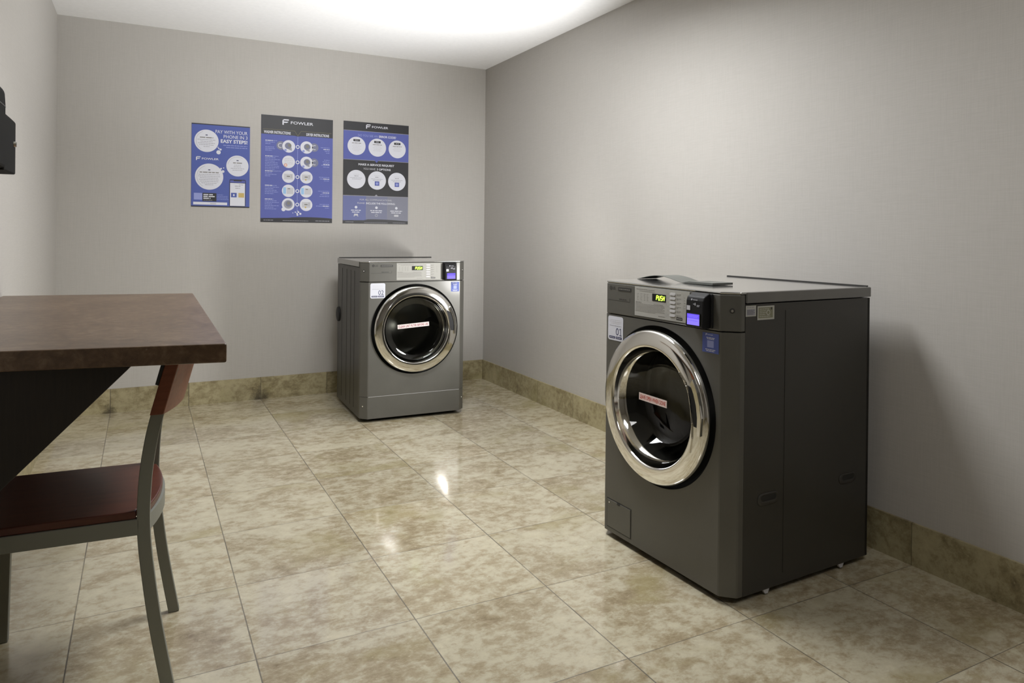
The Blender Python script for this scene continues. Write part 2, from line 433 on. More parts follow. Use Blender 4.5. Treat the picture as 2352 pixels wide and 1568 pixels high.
def make_machine(name, label, cat, loc, rz, washer):
    root = tag(empty(name, loc, rz), label, cat)
    # cabinet: two flanks, back and base pan
    b = MB(); t = 0.012
    x = W/2 - 0.001
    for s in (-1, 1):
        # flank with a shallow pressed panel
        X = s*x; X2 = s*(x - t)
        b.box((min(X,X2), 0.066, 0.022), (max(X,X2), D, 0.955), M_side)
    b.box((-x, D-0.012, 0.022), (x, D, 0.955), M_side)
    b.box((-x+0.002, 0.064, 0.022), (x-0.002, D-0.002, 0.034), M_side); b.box((-W/2+CH+0.004, 0.012, 0.026), (W/2-CH-0.004, 0.066, 0.034), M_side)
    cab = b.build('cabinet', root)
    # washer: one pressed crease; dryer: thin ribs imitating upright reflections on the flank
    for s in (-1, 1):
        for yy in ((0.254,) if washer else (0.20, 0.30, 0.42, 0.56)):
            X = s*(x + 0.0002); b = MB()
            b.box((X-0.0012, yy-0.0015, 0.06), (X+0.0012, yy+0.0015, 0.93), M_side)
            b.build('flank_line', cab)
    # front
    if washer:
        fp = front_sheet(0.024, 0.8655, True, 'front_panel', root, M_body)
    else:
        fp = front_sheet(0.160, 0.8655, True, 'front_panel', root, M_body)
        front_sheet(0.024, 0.1585, False, 'kick_panel', root, M_body)
        bb = MB(); bb.box((-W/2+CH, -0.0010, 0.1588), (W/2-CH, 0.004, 0.1602), M_btn)  # pale strip painting the bevel highlight along the kick seam
        bb.build('seam_highlight', fp)
    # dark structure behind the joints
    b = MB(); b.box((-W/2+0.05, 0.013, 0.862), (W/2-0.05, 0.03, 0.875), M_rubber); b.build('inner_frame', root)
    if not washer: b = MB(); b.box((-W/2+0.05, 0.013, 0.150), (W/2-0.05, 0.02, 0.168), M_rubber); b.build('inner_frame', root)
    # control fascia
    b = MB(); fas = footprint(W, CH, 0.064); b.prism([(px, py - 0.002 if py == 0 else py) for px, py in fas], 0.869, 0.9865, M_body)
    fascia = b.build('control_fascia', root, bevel=0.003)
    # lid
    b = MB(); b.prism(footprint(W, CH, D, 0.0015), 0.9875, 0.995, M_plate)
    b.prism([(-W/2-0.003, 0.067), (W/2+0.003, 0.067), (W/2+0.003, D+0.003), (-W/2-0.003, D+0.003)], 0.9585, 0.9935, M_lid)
    lid = b.build('lid', root, bevel=0.003)
    b = MB()        # raised rim round the rear of the top plate
    rim = [(-W/2+0.03, D-0.012), (W/2-0.03, D-0.012)]
    b.box((-W/2+0.004, D-0.014, 0.995), (W/2-0.004, D-0.006, 0.9995), M_dark)
    b.build('rear_rim', lid)
    # feet
    for sx in (-1, 1):
        for fy in (0.10, 0.60):
            b = MB(); c = (sx*(W/2-0.06), fy)
            b.prism([(c[0] + 0.022*math.cos(k*PI/8), c[1] + 0.022*math.sin(k*PI/8)) for k in range(16)], 0.0, 0.012, M_rubber)
            b.prism([(c[0] + 0.009*math.cos(k*PI/4), c[1] + 0.009*math.sin(k*PI/4)) for k in range(8)], 0.012, 0.024, M_screw)
            b.build('foot', root)
    for fy in (0.18, 0.56):
        b = MB(); b.prism_axis([(fy-0.018, 0.022), (fy+0.014, 0.022), (fy+0.006, 0.006), (fy-0.006, 0.006)], W/2-0.012, W/2-0.003, M_paleg, 'x')
        o = b.build('packing_clip', root); o['label'] = 'pale packing clip under the flank'
    # ---- door
    door = empty('door', (0, 0, 0)); door.parent = root
    b = MB(); b.lathe([(0.2845, -0.001), (0.284, 0.028), (0.235, 0.034)], RC, M_rubber); b.build('door_surround', root)
    b = MB()
    b.lathe([(0.2700, 0.020), (0.2705, -0.012), (0.2698, -0.022), (0.2675, -0.0285), (0.2640, -0.0320), (0.2600, -0.0338), (0.2450, -0.0362), (0.2300, -0.0380),
             (0.2160, -0.0388), (0.2125, -0.0382), (0.2100, -0.0360), (0.2082, -0.0312)], RC, M_chrome)
    ring = b.build('chrome_ring', door)
    b = MB(); b.lathe([(0.2082, -0.0312), (0.2050, -0.020), (0.1975, 0.004), (0.1900, 0.012)], RC, M_chrome)
    b.build('inner_bezel', door)
    b = MB(); b.lathe([(0.1905, 0.010), (0.180, 0.030), (0.160, 0.062), (0.140, 0.084), (0.110, 0.098), (0.06, 0.106), (0.0005, 0.108)] if washer else
                      [(0.2055, -0.020), (0.200, -0.006), (0.192, 0.004), (0.150, 0.0080), (0.08, 0.0100), (0.0005, 0.0105)], RC, M_glass)
    b.build('door_glass', door)
    b = MB(); b.lathe([(0.2350, 0.032), (0.2330, 0.05), (0.205, 0.07), (0.205, 0.112)], RC, M_rubber); b.build('door_gasket', root)
    b = MB(); b.lathe([(0.2050, 0.112), (0.2300, 0.125), (0.2450, 0.15), (0.2450, 0.17), (0.2430, 0.172), (0.2450, 0.176), (0.2450, 0.27), (0.2430, 0.272), (0.2450, 0.276),
                       (0.2450, 0.40), (0.225, 0.43), (0.12, 0.44), (0.115, 0.448), (0.0005, 0.45)], RC, M_drum)
    drum = b.build('drum', root)
    for k in range(3):
        b = MB(); a = PI/2 + 0.5 + k * 2*PI/3
        ca, sa = math.cos(a), math.sin(a)
        for yy0, yy1 in ((0.15, 0.42),):
            rr = [(0.246, -0.03), (0.205, -0.008), (0.205, 0.008), (0.246, 0.03)]
            vs = []
            for y in (yy0, yy1):
                for r_, t_ in rr: vs.append((RC[0] + r_*ca - t_*sa, y, RC[1] + r_*sa + t_*ca))
            b.add(vs, [(0,1,5,4),(1,2,6,5),(2,3,7,6),(0,1,2,3),(4,5,6,7)], M_drum)
        b.build('drum_lifter', drum)
    # handle: a lens-shaped grip let into the right of the ring
    def P(a, r): return (RC[0] + r*math.cos(math.radians(a)), RC[1] + r*math.sin(math.radians(a)))
    top, bot = P(44, 0.214), P(-27, 0.232)
    outer = [P(a, 0.2575) for a in (-23, -14, -5, 4, 13, 22, 30, 37)]
    b = MB(); y = -0.0392
    cav = [P(30, 0.226), P(22, 0.219), P(12, 0.2155), P(2, 0.219), P(-4, 0.225), P(-4, 0.2545), P(4, 0.256), P(13, 0.256), P(22, 0.255)]
    b.prism_axis(cav, y, y + 0.012, M_black, 'y')
    b.build('handle_recess', door)['label'] = 'dark finger recess'
    b = MB()
    edge_in = [P(44, 0.214), P(34, 0.2205), P(22, 0.2165), P(10, 0.2135), P(-2, 0.2165), P(-14, 0.2245), P(-27, 0.2335)]
    w_ = 0.0022
    for p, q in zip(edge_in[:-1], edge_in[1:]):
        dv = Vector((q[0]-p[0], q[1]-p[1])).normalized() * w_
        nx, nz = -dv.y, dv.x
        b.prism_axis([(p[0]+nx, p[1]+nz), (p[0]-nx*0.2, p[1]-nz*0.2), (q[0]-nx*0.2, q[1]-nz*0.2), (q[0]+nx, q[1]+nz)], y - 0.004, y + 0.004, M_chrome, 'y')
    gr = [P(30, 0.243), P(22, 0.2445), P(13, 0.2455), P(4, 0.2455), P(-3, 0.2445), P(-9, 0.2480), P(-9, 0.2615), P(4, 0.2635), P(13, 0.2635), P(22, 0.2635), P(32, 0.261)]
    b.prism_axis(gr, y - 0.006, y + 0.006, M_chrome, 'y')
    b.build('door_handle', door, bevel=0.002)
    # sticker on the glass
    b = MB(); gy = 0.0085 if washer else -0.001
    txt = 'LEAVE OPEN WHEN DONE' if washer else 'CLEAN LINT FILTER BEFORE USE'
    cu, cv, L_, hh, ang = ((-0.018, 0.585, 0.150, 0.026, -0.5) if washer else (-0.014, 0.590, 0.206, 0.026, 3.5))
    yb = (-0.006 if washer else -0.004)
    ca, sa = math.cos(math.radians(ang)), math.sin(math.radians(ang))
    A = Art(b, lambda u, v, e: (cu + u*ca - v*sa, yb - e, cv + u*sa + v*ca))
    b.prism_axis([(cu + u*ca - v*sa, cv + u*sa + v*ca) for u, v in ((-L_/2,-hh/2),(L_/2,-hh/2),(L_/2,hh/2),(-L_/2,hh/2))], yb, yb+0.0006, M_pink, 'y')
    A.text(txt, -L_/2+0.006, -hh/2+0.0055, L_/2-0.006, hh/2-0.0055, M_red if washer else M_maroon, 1, bold=0.02)
    # a clear backing holds the strip against the curved glass
    s = b.build('warning_sticker', door); s['label'] = ('white strip reading LEAVE OPEN WHEN DONE in red' if washer else 'white strip reading CLEAN LINT FILTER BEFORE USE in dark red')
    # ---- control area
    F = -0.002      # fascia face
    fx = lambda u, v, e: (u, F - 0.0016 - e, v)
    b = MB(); b.box((-0.1265, F-0.0016, 0.8775), (0.162, F, 0.9835), M_silver); A = Art(b, fx)
    A.bars(-0.117, 0.9755, [0.10], 0.0022, 0.003, M_inkg, 1, 'l'); A.bars(-0.100, 0.9695, [0.085], 0.0018, 0.003, M_inkg, 1, 'l')
    for i, u in enumerate((-0.112, -0.093, -0.074, -0.058)):
        A.bars(u, 0.959, [0.008, 0.005, 0.008, 0.006, 0.008], 0.0014, 0.0055, M_inkg, 1, 'l')
        if i: A.rect(u-0.004, 0.936, u-0.0035, 0.961, M_inkl)
    A.rect(-0.121, 0.9315, 0.043, 0.9320, M_inkl)
    A.bars(-0.121, 0.9275, [0.034], 0.0026, 0.004, M_inkg, 1, 'l'); A.bars(-0.02, 0.9265, [0.05], 0.0018, 0.004, M_inkg, 1, 'l')
    A.bars(-0.121, 0.9225, [0.158, 0.160, 0.152, 0.160, 0.156, 0.16, 0.11], 0.0017, 0.0046, M_inkg, 1, 'l')
    A.bars(0.005, 0.8865, [0.036], 0.002, 0.003, M_inkg, 1, 'l')
    A.rect(0.0475, 0.882, 0.0480, 0.979, M_inkl)
    for k in range(6):
        v = 0.970 - 0.0145*k
        A.bars(0.098, v+0.001, [0.022, 0.016 - 0.006*(k % 2)], 0.0020, 0.0038, M_inkg, 1, 'l')
        A.circ(0.0555, v, 0.0011, M_inkg, 1, 10)
    A.bars(0.135, 0.962, [0.006, 0.004, 0.006, 0.005, 0.006], 0.0016, 0.009, M_inkg, 1, 'l'); A.rect(0.131, 0.915, 0.1315, 0.975, M_inkl)
    A.rect(0.098, 0.8835, 0.128, 0.8935, M_dark); A.bars(0.101, 0.8885, [0.024], 0.002, 0.003, M_inkl, 2, 'l')
    panel = b.build('control_panel', root)
    for k in range(6):
        v = 0.970 - 0.0145*k; bb = MB()
        bb.prism_axis(stadium(0.079, v - (0.001 if k == 5 else 0), 0.028, 0.0085), F-0.0036, F-0.0014, M_btn, 'y'); bb.build('button', panel)
    b = MB(); b.box((-0.028, F-0.0024, 0.9385), (0.044, F-0.0012, 0.9645), M_black)
    A = Art(b, lambda u, v, e: (u, F - 0.0024 - e, v))
    def seg(u, v, w, h, on, sl=0.12):
        """seven-segment digit"""
        t = 0.0026; S = lambda x, z: (u + x + sl*z, v + z)
        q = {'a': ((0,h),(w,h)), 'g': ((0,h/2),(w,h/2)), 'd': ((0,0),(w,0)), 'f': ((0,h/2),(0,h)), 'b': ((w,h/2),(w,h)), 'e': ((0,0),(0,h/2)), 'c': ((w,0),(w,h/2))}
        for s_ in on:
            p0, p1 = q[s_]; A.line(S(*p0), S(*p1), t, M_green, 1)
    for k, on in enumerate(('abefg', 'cdeg' + '', 'acdfg', 'bcefg')):
        if k == 1: on = 'bcdef'
        seg(-0.006 + k*0.0118, 0.9435, 0.0072, 0.0155, on)
    b.build('digital_display', panel)['label'] = 'black window with glowing green PUSH'
    # maker's mark and badge
    b = MB(); A = Art(b, lambda u, v, e: (u, F - 0.0002 - e, v))
    A.circ(-0.274, 0.9685, 0.0080, M_dark, 1, 24); A.circ(-0.2765, 0.9715, 0.0011, M_body, 2, 8)
    A.line((-0.274, 0.9725), (-0.274, 0.9655), 0.0012, M_body, 2); A.line((-0.274, 0.9655), (-0.270, 0.9655), 0.0012, M_body, 2)
    A.text('LG', -0.2625, 0.9630, -0.246, 0.9740, M_dark, 1, bold=0.02)
    b.build('maker_logo', fascia)
    b = MB(); b.box((-0.228, F-0.0012, 0.9605), (-0.150, F+0.001, 0.9735), M_dark); A = Art(b, lambda u, v, e: (u, F - 0.0012 - e, v))
    A.bars(-0.222, 0.967, [0.066], 0.0022, 0.004, M_inkg, 1, 'l')
    b.build('name_badge', fascia)
    b = MB(); b.box((-0.288, F-0.0004, 0.9215), (-0.158, F+0.0004, 0.9227), M_dark); b.box((-0.158, F-0.0004, 0.9215), (-0.1568, F+0.0004, 0.936), M_dark)
    A = Art(b, lambda u, v, e: (u, F - 0.0004 - e, v)); A.bars(-0.222, 0.9285, [0.045], 0.0034, 0.004, M_dark, 1, 'l')
    b.build('drawer_line', fascia)
    # screws on the rolled corners
    spots = [(s, 0.935) for s in (-1, 1)] + ([] if washer else [(s, 0.101) for s in (-1, 1)])
    for s, z in spots:
        b = MB(); cx, cy = s*(W/2 - CH*0.42), CH*0.58
        n_ = Vector((s*0.707, -0.707)); tt = Vector((0.707*s, 0.707))
        ringp = lambda r, off: [(cx + n_.x*off + tt.x*r*math.cos(k*PI/8), cy + n_.y*off + tt.y*r*math.cos(k*PI/8), z + r*math.sin(k*PI/8)) for k in range(16)]
        b.add(ringp(0.0085, 0.0012) + ringp(0.0085, -0.004), [tuple(range(16))] + [(i, (i+1)%16, 16+(i+1)%16, 16+i) for i in range(16)], M_dark)
        b.add(ringp(0.0048, 0.0012) + ringp(0.0040, 0.0040), [tuple(range(16, 32))] + [(i, (i+1)%16, 16+(i+1)%16, 16+i) for i in range(16)], M_screw)
        b.build('screw', root)
    # card reader
    rd = empty('card_reader', (0, 0, 0)); rd.parent = root
    b = MB(); u0, u1 = 0.183, 0.262; yf = -0.040
    b.box((u0-0.006, -0.010, 0.874), (u1+0.010, F-0.0005, 0.986), M_black)
    # sloped nose: profile in y-z swept across the width
    b.prism_axis([(-0.008, 0.872), (yf, 0.874), (yf-0.002, 0.88), (yf+0.001, 0.962), (yf+0.006, 0.974), (-0.008, 0.988)], u0, u1, M_black, 'x')
    body = b.build('reader_body', rd, bevel=0.004)
    b = MB(); yy = yf - 0.0035
    sc = lambda u, v, e: (u, yy - e, v)
    b.box((u0+0.008, yy, 0.880), (u1-0.010, yf+0.002, 0.921), M_black); A = Art(b, sc)
    A.rect(u0+0.0105, 0.8825, u1-0.0125, 0.9185, M_violet2, 1); A.rect(u0+0.0105, 0.9035, u1-0.0125, 0.9185, M_violet, 2)
    A.bars((u0+u1)/2-0.001, 0.913, [0.046, 0.040], 0.0016, 0.0045, M_violet2, 3); A.bars((u0+u1)/2-0.001, 0.8965, [0.044], 0.0014, 0.004, M_violet, 3)
    b.build('screen', rd)['label'] = 'lit violet screen'
    b = MB(); A = Art(b, lambda u, v, e: (u, yf + 0.0005 - 0.0018 - e, v))
    f_logo(A, u0+0.026, 0.9615, 0.0062, M_wink, 1)
    for k, r in enumerate((0.0022, 0.0042, 0.0062)): A.arc(u0+0.040, 0.9505, r, 0.0012, -50, 50, M_wink, 1, 8)
    A.circ(u0+0.0375, 0.9505, 0.0016, M_wink, 1, 10); A.bars(u0+0.052, 0.9475, [0.013, 0.011], 0.0024, 0.0036, M_gry, 1, 'l')
    A.rect(u0+0.006, 0.9295, u0+0.022, 0.9445, M_paleg, 1)
    b.build('reader_print', rd)
    # number sticker
    b = MB(); q = lambda u, v, e: (u, -0.0008 - e, v); su, sv, sw, sh = -0.291, 0.767, 0.094, 0.093
    A = Art(b, q); A.rrect(su, sv, su+sw, sv+sh, 0.010, M_white, 1)
    A.bars(su+sw/2, sv+0.079, [0.064, 0.070, 0.060], 0.0028, 0.0065, M_paleg, 2); A.bars(su+sw/2, sv+0.0565, [0.072], 0.0022, 0.004, M_gry, 2)
    if washer:
        A.text('0', su+0.050, sv+0.021, su+0.067, sv+0.049, M_navy, 2)
        A.rect(su+0.0772, sv+0.021, su+0.0800, sv+0.049, M_navy, 2); A.poly([(su+0.0772, sv+0.049), (su+0.0715, sv+0.0445), (su+0.0715, sv+0.0415), (su+0.0772, sv+0.0455)], M_navy, 2)
        A.rect(su+0.0720, sv+0.021, su+0.0855, sv+0.0235, M_navy, 3)
    else: A.text('02', su+0.050, sv+0.021, su+0.084, sv+0.049, M_navy, 2, bold=0.0)
    A.rrect(su+0.008, sv+0.007, su+0.045, sv+0.016, 0.002, M_navy, 2); A.rrect(su+0.049, sv+0.007, su+0.086, sv+0.016, 0.002, M_navy, 2)
    A.bars(su+0.0265, sv+0.0115, [0.028], 0.002, 0.004, M_paleg, 3); A.bars(su+0.0675, sv+0.0115, [0.028], 0.002, 0.004, M_paleg, 3)
    b.build('number_sticker', root)['label'] = 'white rounded sticker numbered ' + ('01' if washer else '02')
    # blue sticker
    b = MB(); su, sv, sw, sh = (0.221, 0.794, 0.073, 0.064) if washer else (0.237, 0.797, 0.056, 0.062)
    A = Art(b, q); A.rect(su, sv, su+sw, sv+sh, M_bluep, 1); f_logo(A, su+sw*0.2, sv+sh*0.86, sh*0.10, M_wink, 2, wl=sh*0.36)
    A.bars(su+sw/2, sv+sh*0.76, [sw*0.5, sw*0.42], 0.0022, 0.0042, M_wink, 2); A.bars(su+sw/2, sv+sh*0.16, [sw*0.62, sw*0.5], 0.0022, 0.0046, M_wink, 2)
    A.rect(su+sw*0.30, sv+sh*0.27, su+sw*0.70, sv+sh*0.62, M_blue3, 2)
    b.build('blue_sticker', root)['label'] = 'blue payment sticker'
    if washer:
        # drain filter flap low on the left
        b = MB(); b.prism_axis([(-0.283, 0.043), (-0.141, 0.043), (-0.141, 0.148), (-0.283, 0.148)], -0.0022, 0.003, M_body, 'y')
        fl = b.build('filter_flap', root, bevel=0.0012)
        b = MB(); b.box((-0.2865, -0.0006, 0.0395), (-0.1375, 0.0005, 0.1515), M_rubber); b.build('flap_gap', fl)
        b = MB(); b.prism_axis(stadium(-0.2125, 0.1455, 0.018, 0.009), -0.0030, -0.0018, M_rubber, 'y'); b.build('finger_notch', fl)
        b = MB(); b.prism_axis([(-0.269 + 0.0028*math.cos(k*PI/4), 0.137 + 0.0028*math.sin(k*PI/4)) for k in range(8)], -0.0034, -0.0018, M_screw, 'y'); b.build('flap_screw', fl)
        # right flank: carrying grips, labels
        xs = W/2
        for yc, zc, w_, h_ in ((0.178, 0.318, 0.098, 0.040), (0.583, 0.320, 0.090, 0.036)):
            b = MB()
            o_ = stadium(yc, zc, w_, h_); i_ = stadium(yc + 0.004, zc + 0.003, w_*0.72, h_*0.50); n = len(o_)
            vs = [(xs + 0.0002, p, z) for p, z in o_] + [(xs + 0.0035, yc + (p-yc)*0.93, zc + (z-zc)*0.86) for p, z in o_] + [(xs + 0.0002, p, z) for p, z in i_]
            fs = [(i, (i+1)%n, n+(i+1)%n, n+i) for i in range(n)] + [(n+i, n+(i+1)%n, 2*n+(i+1)%n, 2*n+i) for i in range(n)]
            b.add(vs, fs, M_side, True)
            b.add([(xs + 0.0004, p, z) for p, z in i_], [tuple(range(n))], M_rubber)
            b.build('carry_grip', cab)
        b = MB(); A = Art(b, lambda u, v, e: (xs + 0.0002 + e, u, v))
        A.rect(0.065, 0.9165, 0.112, 0.951, M_lblw, 1); A.rect(0.069, 0.9200, 0.108, 0.940, M_gry, 2); A.bars(0.070, 0.9455, [0.032], 0.0028, 0.004, M_gry, 2, 'l')
        A.bars(0.071, 0.936, [0.034, 0.030, 0.034, 0.028], 0.0014, 0.004, M_dark, 3, 'l')
        b.build('rating_label', root)['label'] = 'small grey rating label'
        b = MB(); A = Art(b, lambda u, v, e: (xs + 0.0002 + e, u, v))
        A.rect(0.118, 0.903, 0.197, 0.948, M_lblw, 1); A.rect(0.123, 0.909, 0.190, 0.943, M_lblg, 2)
        A.bars(0.127, 0.938, [0.045, 0.03, 0.04, 0.028, 0.05], 0.0022, 0.006, M_lblw, 3, 'l'); A.circ(0.168, 0.926, 0.009, M_lblw, 3, 16); A.circ(0.168, 0.926, 0.006, M_lblg, 4, 16)
        A.rect(0.180, 0.935, 0.186, 0.943, M_dark, 3)
        b.build('energy_label', root)['label'] = 'khaki and white printed label'
    else:
        # round vent cover on the left flank near the back
        b = MB(); n = 24; xs = -W/2
        ringp = lambda r, dx: [(xs - dx, 0.655 + r*math.cos(2*PI*k/n), 0.607 + r*math.sin(2*PI*k/n)) for k in range(n)]
        b.add(ringp(0.052, 0) + ringp(0.048, 0.010) + ringp(0.030, 0.013), [(i, (i+1)%n, n+(i+1)%n, n+i) for i in range(n)] + [(n+i, n+(i+1)%n, 2*n+(i+1)%n, 2*n+i) for i in range(n)] + [tuple(range(2*n, 3*n))], M_black)
        b.build('vent_cover', root)['label'] = 'black round vent cover'
    return root

make_machine('washing_machine', 'dark grey front-loading washer numbered 01 against the right wall, nearest the camera', 'washing machine', (1.6227, 2.0168, 0), -1.5353, True)
make_machine('tumble_dryer', 'dark grey front-loading dryer numbered 02 in the back corner below the posters', 'dryer', (1.5348, 4.3138, 0), -0.0307, False)

# ------------------------------------------------------------------ curled sheet on the washer
b = MB(); th = 0.0016
prof = []
for k in range(25):
    t = k / 24; x = 0.26 * t
    prof.append((x, 0.0002 + 0.019 * math.sin(PI * min(1, t*1.0)) ** 1.2))
prof += [(0.30, 0.0006), (0.36, 0.0010), (0.42, 0.0014)]
b2 = [(x, z) for x, z in prof] + [(x, z + (th if x <= 0.27 else 0.0075)) for x, z in reversed(prof)]
n = len(prof)
vs = []
for yy in (0.0, 0.10): vs += [(x, yy, z) for x, z in b2]
m_ = len(b2)
fs = [(i, i+1, m_-2-i, m_-1-i) for i in range(n-1)] + [(m_+i, m_+i+1, 2*m_-2-i, 2*m_-1-i) for i in range(n-1)] + [(i, (i+1) % m_, m_ + (i+1) % m_, m_ + i) for i in range(m_)]
b.add(vs, fs, M_sheet)
o = b.build('curled_sheet', loc=(1.6227 + 0.16, 2.0168 + 0.335, 0.9955)); o.rotation_euler = (0, 0, -1.5353)
tag(o, 'thin grey curled plastic sheet lying on top of the washer numbered 01', 'plastic sheet')

# ------------------------------------------------------------------ posters
def poster(name, label, u0, u1, v0, v1, draw, base):
    b = MB(); b.box((u0, YB-0.0025, v0), (u1, YB+0.0005, v1), base)
    w, h = u1-u0, v1-v0
    A = Art(b, lambda u, v, e: (u0 + u*w, YB - 0.0025 - e, v0 + v*h))   # unit square
    A.w, A.h = w, h
    # metric art: same box, metres
    Am = Art(b, lambda u, v, e: (u0 + u, YB - 0.0025 - e, v0 + v)); Am.w, Am.h = w, h
    draw(A, Am, w, h)
    return tag(b.build(name), label, 'poster', None)

def draw1(A, M, w, h):
    # positions read as fractions of the sheet
    P = lambda u, v: (u*w, v*h)
    A.rect(0, 0.988, 1, 1, M_blk, 1); A.rect(0, 0, 1, 0.012, M_blk, 1)
    A.text('PAY WITH YOUR', 0.40, 0.895, 0.955, 0.935, M_wink, 1); A.text('PHONE IN 3', 0.54, 0.840, 0.955, 0.880, M_wink, 1)
    A.text('EASY STEPS!', 0.49, 0.782, 0.955, 0.826, M_wink, 1, bold=0.03)
    M.bars(0.955*w, 0.755*h, [0.42*w, 0.37*w], 0.0045, 0.014, M_blue3, 1, 'r')
    def bub(u, v, r, rows, hmat=M_gry):
        M.circ(u*w, v*h, r*w, M_wink, 1, 56)
        M.arc(u*w, v*h, r*w*0.86, 0.0015, 110 if u < .5 else 60, 240 if u < .5 else 170, M_gry, 2)
        k = len(rows); y = v*h + r*w*0.52
        M.bars(u*w, y, [0.03*w*1.2], 0.006, 0.01, M_navy, 2)
        M.bars(u*w, y - 0.017, [r*w*rows[0]], 0.0062, 0.01, M_inkg, 2)
        M.bars(u*w, y - 0.032, [r*w*x for x in rows[1:]], 0.0030, 0.0115, M_gry, 2)
    bub(0.25, 0.795, 0.205, [1.1, 1.5, 1.0, 1.4, 1.2, 0.5]); bub(0.30, 0.365, 0.240, [1.35, 1.5, 1.55, 1.3, 1.4, 1.3, 1.1, 0.6]); bub(0.785, 0.510, 0.195, [0.8, 0.6, 0.7, 1.2, 0.9])
    for u, v, r in ((0.455, 0.665, .038), (0.49, 0.70, .018), (0.46, 0.71, .012), (0.445, 0.725, .010), (0.535, 0.435, .024), (0.50, 0.468, .016), (0.545, 0.478, .010)): M.circ(u*w, v*h, r*w, M_wink, 2, 20)
    f_logo(M, 0.075*w, 0.558*h, 0.046*h, M_wink, 1, wl=0.285*w)
    # phone
    A.rrect(0.645, 0.012, 0.935, 0.345, 0.02, M_navy, 1); A.rect(0.660, 0.020, 0.920, 0.305, M_wink, 2); A.rect(0.660, 0.300, 0.920, 0.330, M_blue2, 2)
    A.rect(0.72, 0.322, 0.86, 0.34, M_blk, 3); A.rect(0.675, 0.125, 0.775, 0.180, M_bluep, 3); A.rect(0.805, 0.125, 0.905, 0.180, M_yel, 3)
    M.bars(0.79*w, 0.262*h, [0.10*w, 0.08*w], 0.004, 0.014, M_gry, 3); M.bars(0.85*w, 0.28*h, [0.08*w], 0.003, 0.01, M_gry, 3); A.circ(0.725, 0.152, 0.014, M_wink, 4, 12)
    A.rect(0.045, 0.085, 0.185, 0.165, M_blue3, 1)
    A.rect(0.190, 0.068, 0.425, 0.168, M_blk, 1); M.bars(0.205*w, 0.148*h, [0.16*w, 0.20*w, 0.12*w], 0.0070, 0.0125, M_wink, 2, 'l'); M.bars(0.205*w, 0.082*h, [0.15*w], 0.003, 0.01, M_gry, 2, 'l')
    M.bars(0.44*w, 0.150*h, [0.10*w, 0.18*w, 0.18*w, 0.19*w], 0.0028, 0.0105, M_blue3, 1, 'l')
    A.rect(0.035, 0.026, 0.610, 0.058, M_wink, 1); A.rect(0.32, 0.034, 0.42, 0.050, M_paleg, 2)
